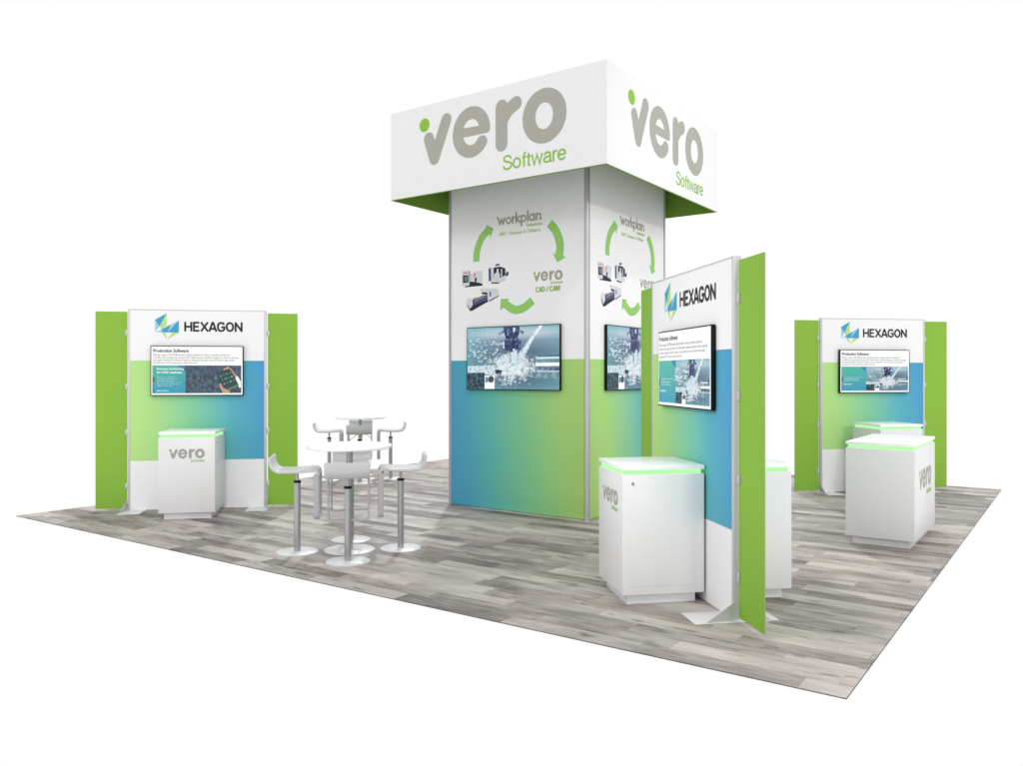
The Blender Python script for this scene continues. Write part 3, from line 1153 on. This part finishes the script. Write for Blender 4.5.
G1, G2 = 'screens on the tower', 'screens on the display walls'
screen((TX, TY), 0, .318, 1.362, 1.455, .768, 'splash', 'large screen showing coolant spray on the wide left face of the tower', G1, depth=.03)
screen((TX + TW, TY), PI / 2, .375, 1.375, 1.455, .768, 'splash', 'screen showing coolant spray on the tower face partly hidden by the foreground wall', G1, depth=.03)
screen(W1, PI / 4, .27, 1.075, 1.385, .605, 'tablet', 'screen with hands holding a tablet on the display wall at the left corner', G2, depth=.035)
screen(W2, -PI / 4, .262, 1.075, 1.385, .605, 'page', 'largest looking page screen, on the angled foreground display wall', G2, depth=.03, gap=.006)
screen(W3, PI / 4, .262, 1.075, 1.385, .605, 'page', 'small looking page screen on the far right display wall', G2, depth=.035)


# ------------------------------------------------------------------ counters
def make_counter(cx, cy, rotz, label, w=.61, d=.61, door=True, logo=(.115, .19, 1.0)):
    t = thing('display_counter', label, 'counter', (cx, cy, 0), rotz, 'white counters with a glowing green strip')
    a, b = w / 2, d / 2
    MB().box(-a + .05, a - .05, -b + .05, b - .05, .0005, .0755, WHITE).build('plinth', t)
    MB().box(-a, a, -b, b, .076, .930, WHITE, .0025).build('cabinet', t)
    MB().box(-a + .018, a - .018, -b + .018, b - .018, .9305, .9605, LED).build('light_strip', t)
    MB().box(-a - .001, a + .001, -b - .001, b + .001, .961, .991, TOPWHITE, .0025).build('countertop', t)
    if door:
        m = MB()
        m.box(a, a + .004, -b + .045, b - .045, .135, .885, WHITE, .003)
        dr = m.build('door', t)
        MB().tube((a + .002, -b + .075, .866), (a + .009, -b + .075, .866), .011, ALUDARK, 16).build('lock', dr)
    def lg(m):
        vero(m, -a + logo[0], .690 if logo[2] == 1 else .520, logo[1], sx=1.0)
    art_sub('brand_lettering', lg, t, y=-b)
    return t


make_counter(-7.521, 1.222, PI / 4, 'counter in front of the display wall at the left corner, its brand lettering facing us')
make_counter(-1.679, 1.220, -PI / 4, 'nearest counter, with a lock in its door, in front of the angled foreground wall')
# double-width counter: local front looks along world +x
make_counter(-.617, 4.603, PI / 2, 'long counter near the right edge of the floor, lettering on its right side', w=1.22, d=.61, door=False, logo=(.26, .35, 2))
make_counter(-1.186, 7.430, PI / 4, 'counter right behind the long counter, only its top showing', door=False)
make_counter(-1.198, 1.698, 3 * PI / 4, 'counter behind the angled foreground wall, only its right end showing', w=.62, d=.60, door=False)


# ------------------------------------------------------------------ tables and stools
def make_table(x, y, label):
    t = thing('high_table', label, 'table', (x, y, 0), 0, 'round white high tables')
    m = MB()
    r = .3935
    m.lathe([(r - .02, .952), (r - .003, .956), (r, .964), (r, .975), (r - .003, .982), (r - .008, .985)], TOPWHITE, 72)
    m.build('tabletop', t)
    MB().tube((0, 0, .012), (0, 0, .942), .030, CHROME, 28).build('pole', t)
    m = MB()
    m.lathe([(.235, .0006), (.235, .005), (.230, .009), (.04, .012)], BASEW, 56)
    m.build('base_plate', t)
    MB().lathe([(.09, .942), (.09, .9515)], CHROME, 28).build('top_flange', t)
    return t


def make_stool(x, y, rot, label):
    """local +x looks at the table; the lip of the seat rises at -x"""
    t = thing('bar_stool', label, 'bar stool', (x, y, 0), rot, 'white bar stools round the high tables')
    # seat: profile of the seat shell in (x, z): lip, scoop, flat, nose
    cl = []
    for i in range(9):
        a = PI + (PI / 2) * i / 8
        cl.append((-.140 + .083 * math.cos(a), .857 + .098 * math.sin(a)))
    cl = [(-.226, .892), (-.225, .870)] + cl[1:]
    cl += [(-.06, .757), (.05, .760), (.13, .766)]
    for i in range(7):
        a = PI / 2 - (PI / 2) * i / 6
        cl.append((.162 + .036 * math.cos(a), .731 + .036 * math.sin(a)))
    cl = [(p[0], p[1]) for p in cl]
    th = .026
    m = MB()
    n = len(cl)
    L, R = [], []
    for i, p in enumerate(cl):
        a, b = cl[max(0, i - 1)], cl[min(n - 1, i + 1)]
        dx, dz = b[0] - a[0], b[1] - a[1]
        l = math.hypot(dx, dz)
        nx, nz = -dz / l, dx / l
        L.append((p[0] + nx * th / 2, p[1] + nz * th / 2))
        R.append((p[0] - nx * th / 2, p[1] - nz * th / 2))
    hw = .190
    ys = [-hw, -hw + .010, -.10, 0, .10, hw - .010, hw]
    def sag(yv):
        return -.006 * (1 - (yv / hw) ** 2)
    rows = []
    for k, yv in enumerate(ys):
        e = .004 if k in (0, len(ys) - 1) else 0
        rows.append(([m.bm.verts.new((q[0], yv, q[1] + sag(yv) - e)) for q in L], [m.bm.verts.new((q[0], yv, q[1] + sag(yv) + e)) for q in R]))
    for (a1, b1), (a2, b2) in zip(rows, rows[1:]):
        for i in range(n - 1):
            m.face([a1[i], a1[i + 1], a2[i + 1], a2[i]], STOOLW, True)
            m.face([b1[i], b2[i], b2[i + 1], b1[i + 1]], STOOLW, True)
        m.face([a1[0], a2[0], b2[0], b1[0]], STOOLW)
        m.face([a1[-1], b1[-1], b2[-1], a2[-1]], STOOLW)
    for (a1, b1) in (rows[0], rows[-1]):
        for i in range(n - 1):
            m.face([a1[i], b1[i], b1[i + 1], a1[i + 1]], STOOLW)
    m.build('seat', t)
    # footrest loop: one flat bar down one side, across and up the other
    path = []
    hy = .178
    path += [(hy, .735), (hy, .362)]
    for i in range(7):
        a = -(PI / 2) * i / 6
        path.append((hy - .028 + .028 * math.cos(a), .360 + .028 * math.sin(a)))
    path += [(-p[0], p[1]) for p in path[::-1]]
    pts = []
    n = len(path)
    X = Vector((1, 0, 0))
    for i, p in enumerate(path):
        a, b = path[max(0, i - 1)], path[min(n - 1, i + 1)]
        d = Vector((0, b[0] - a[0], b[1] - a[1])).normalized()
        pts.append((Vector((.186, p[0], p[1])), X, d.cross(X)))
    m = MB()
    sec = [(-.025, -.006), (-.022, -.008), (.022, -.008), (.025, -.006), (.025, .006), (.022, .008), (-.022, .008), (-.025, .006)]
    m.ring_path(pts, sec, STOOLF, smooth=False)
    m.build('footrest', t)
    m = MB()
    m.tube((.179, hy - .008, .62), (.165, .02, .738), .0045, CHROME, 8)
    m.build('brace', t)
    MB().tube((0, 0, .010), (0, 0, .640), .0295, CHROME, 28).build('pole', t)
    MB().tube((0, 0, .6405), (0, 0, .660), .0335, BLACK, 24).build('collar', t)
    MB().tube((0, 0, .6605), (0, 0, .738), .0135, CHROME, 18).build('piston', t)
    MB().box(-.07, .07, -.07, .07, .7385, .7435, STOOLF).build('seat_mount', t)
    m = MB()
    m.lathe([(.192, .0006), (.192, .004), (.187, .008), (.04, .0105)], BASEW, 56)
    m.build('base_plate', t)
    return t


def group(cx, cy, where, tl):
    make_table(cx, cy, tl)
    r = .474
    for a, txt in ((225, 'left'), (45, 'right'), (-45, 'front'), (135, 'rear')):
        x, y = cx + r * math.cos(math.radians(a)), cy + r * math.sin(math.radians(a))
        make_stool(x, y, math.radians(a + 180), LAB[where][txt])


LAB = {
    'near': {'left': 'stool on the left side of the nearer table, beside the green panel',
             'right': 'stool on the right side of the nearer table, beside the tower',
             'front': 'stool nearest to us, its curved back hiding the pole of the nearer table',
             'rear': 'stool behind the pole of the nearer table, mostly hidden by the front stool'},
    'far': {'left': 'small looking stool on the left side of the farther table',
            'right': 'small looking stool on the right side of the farther table',
            'front': 'stool on our side of the farther table, seen over the nearer tabletop',
            'rear': 'stool on the far side of the farther table, hardly showing'}}
group(-4.623, .963, 'near', 'nearer round white high table on a steel pole')
group(-8.310, 4.655, 'far', 'farther round white high table on a steel pole')
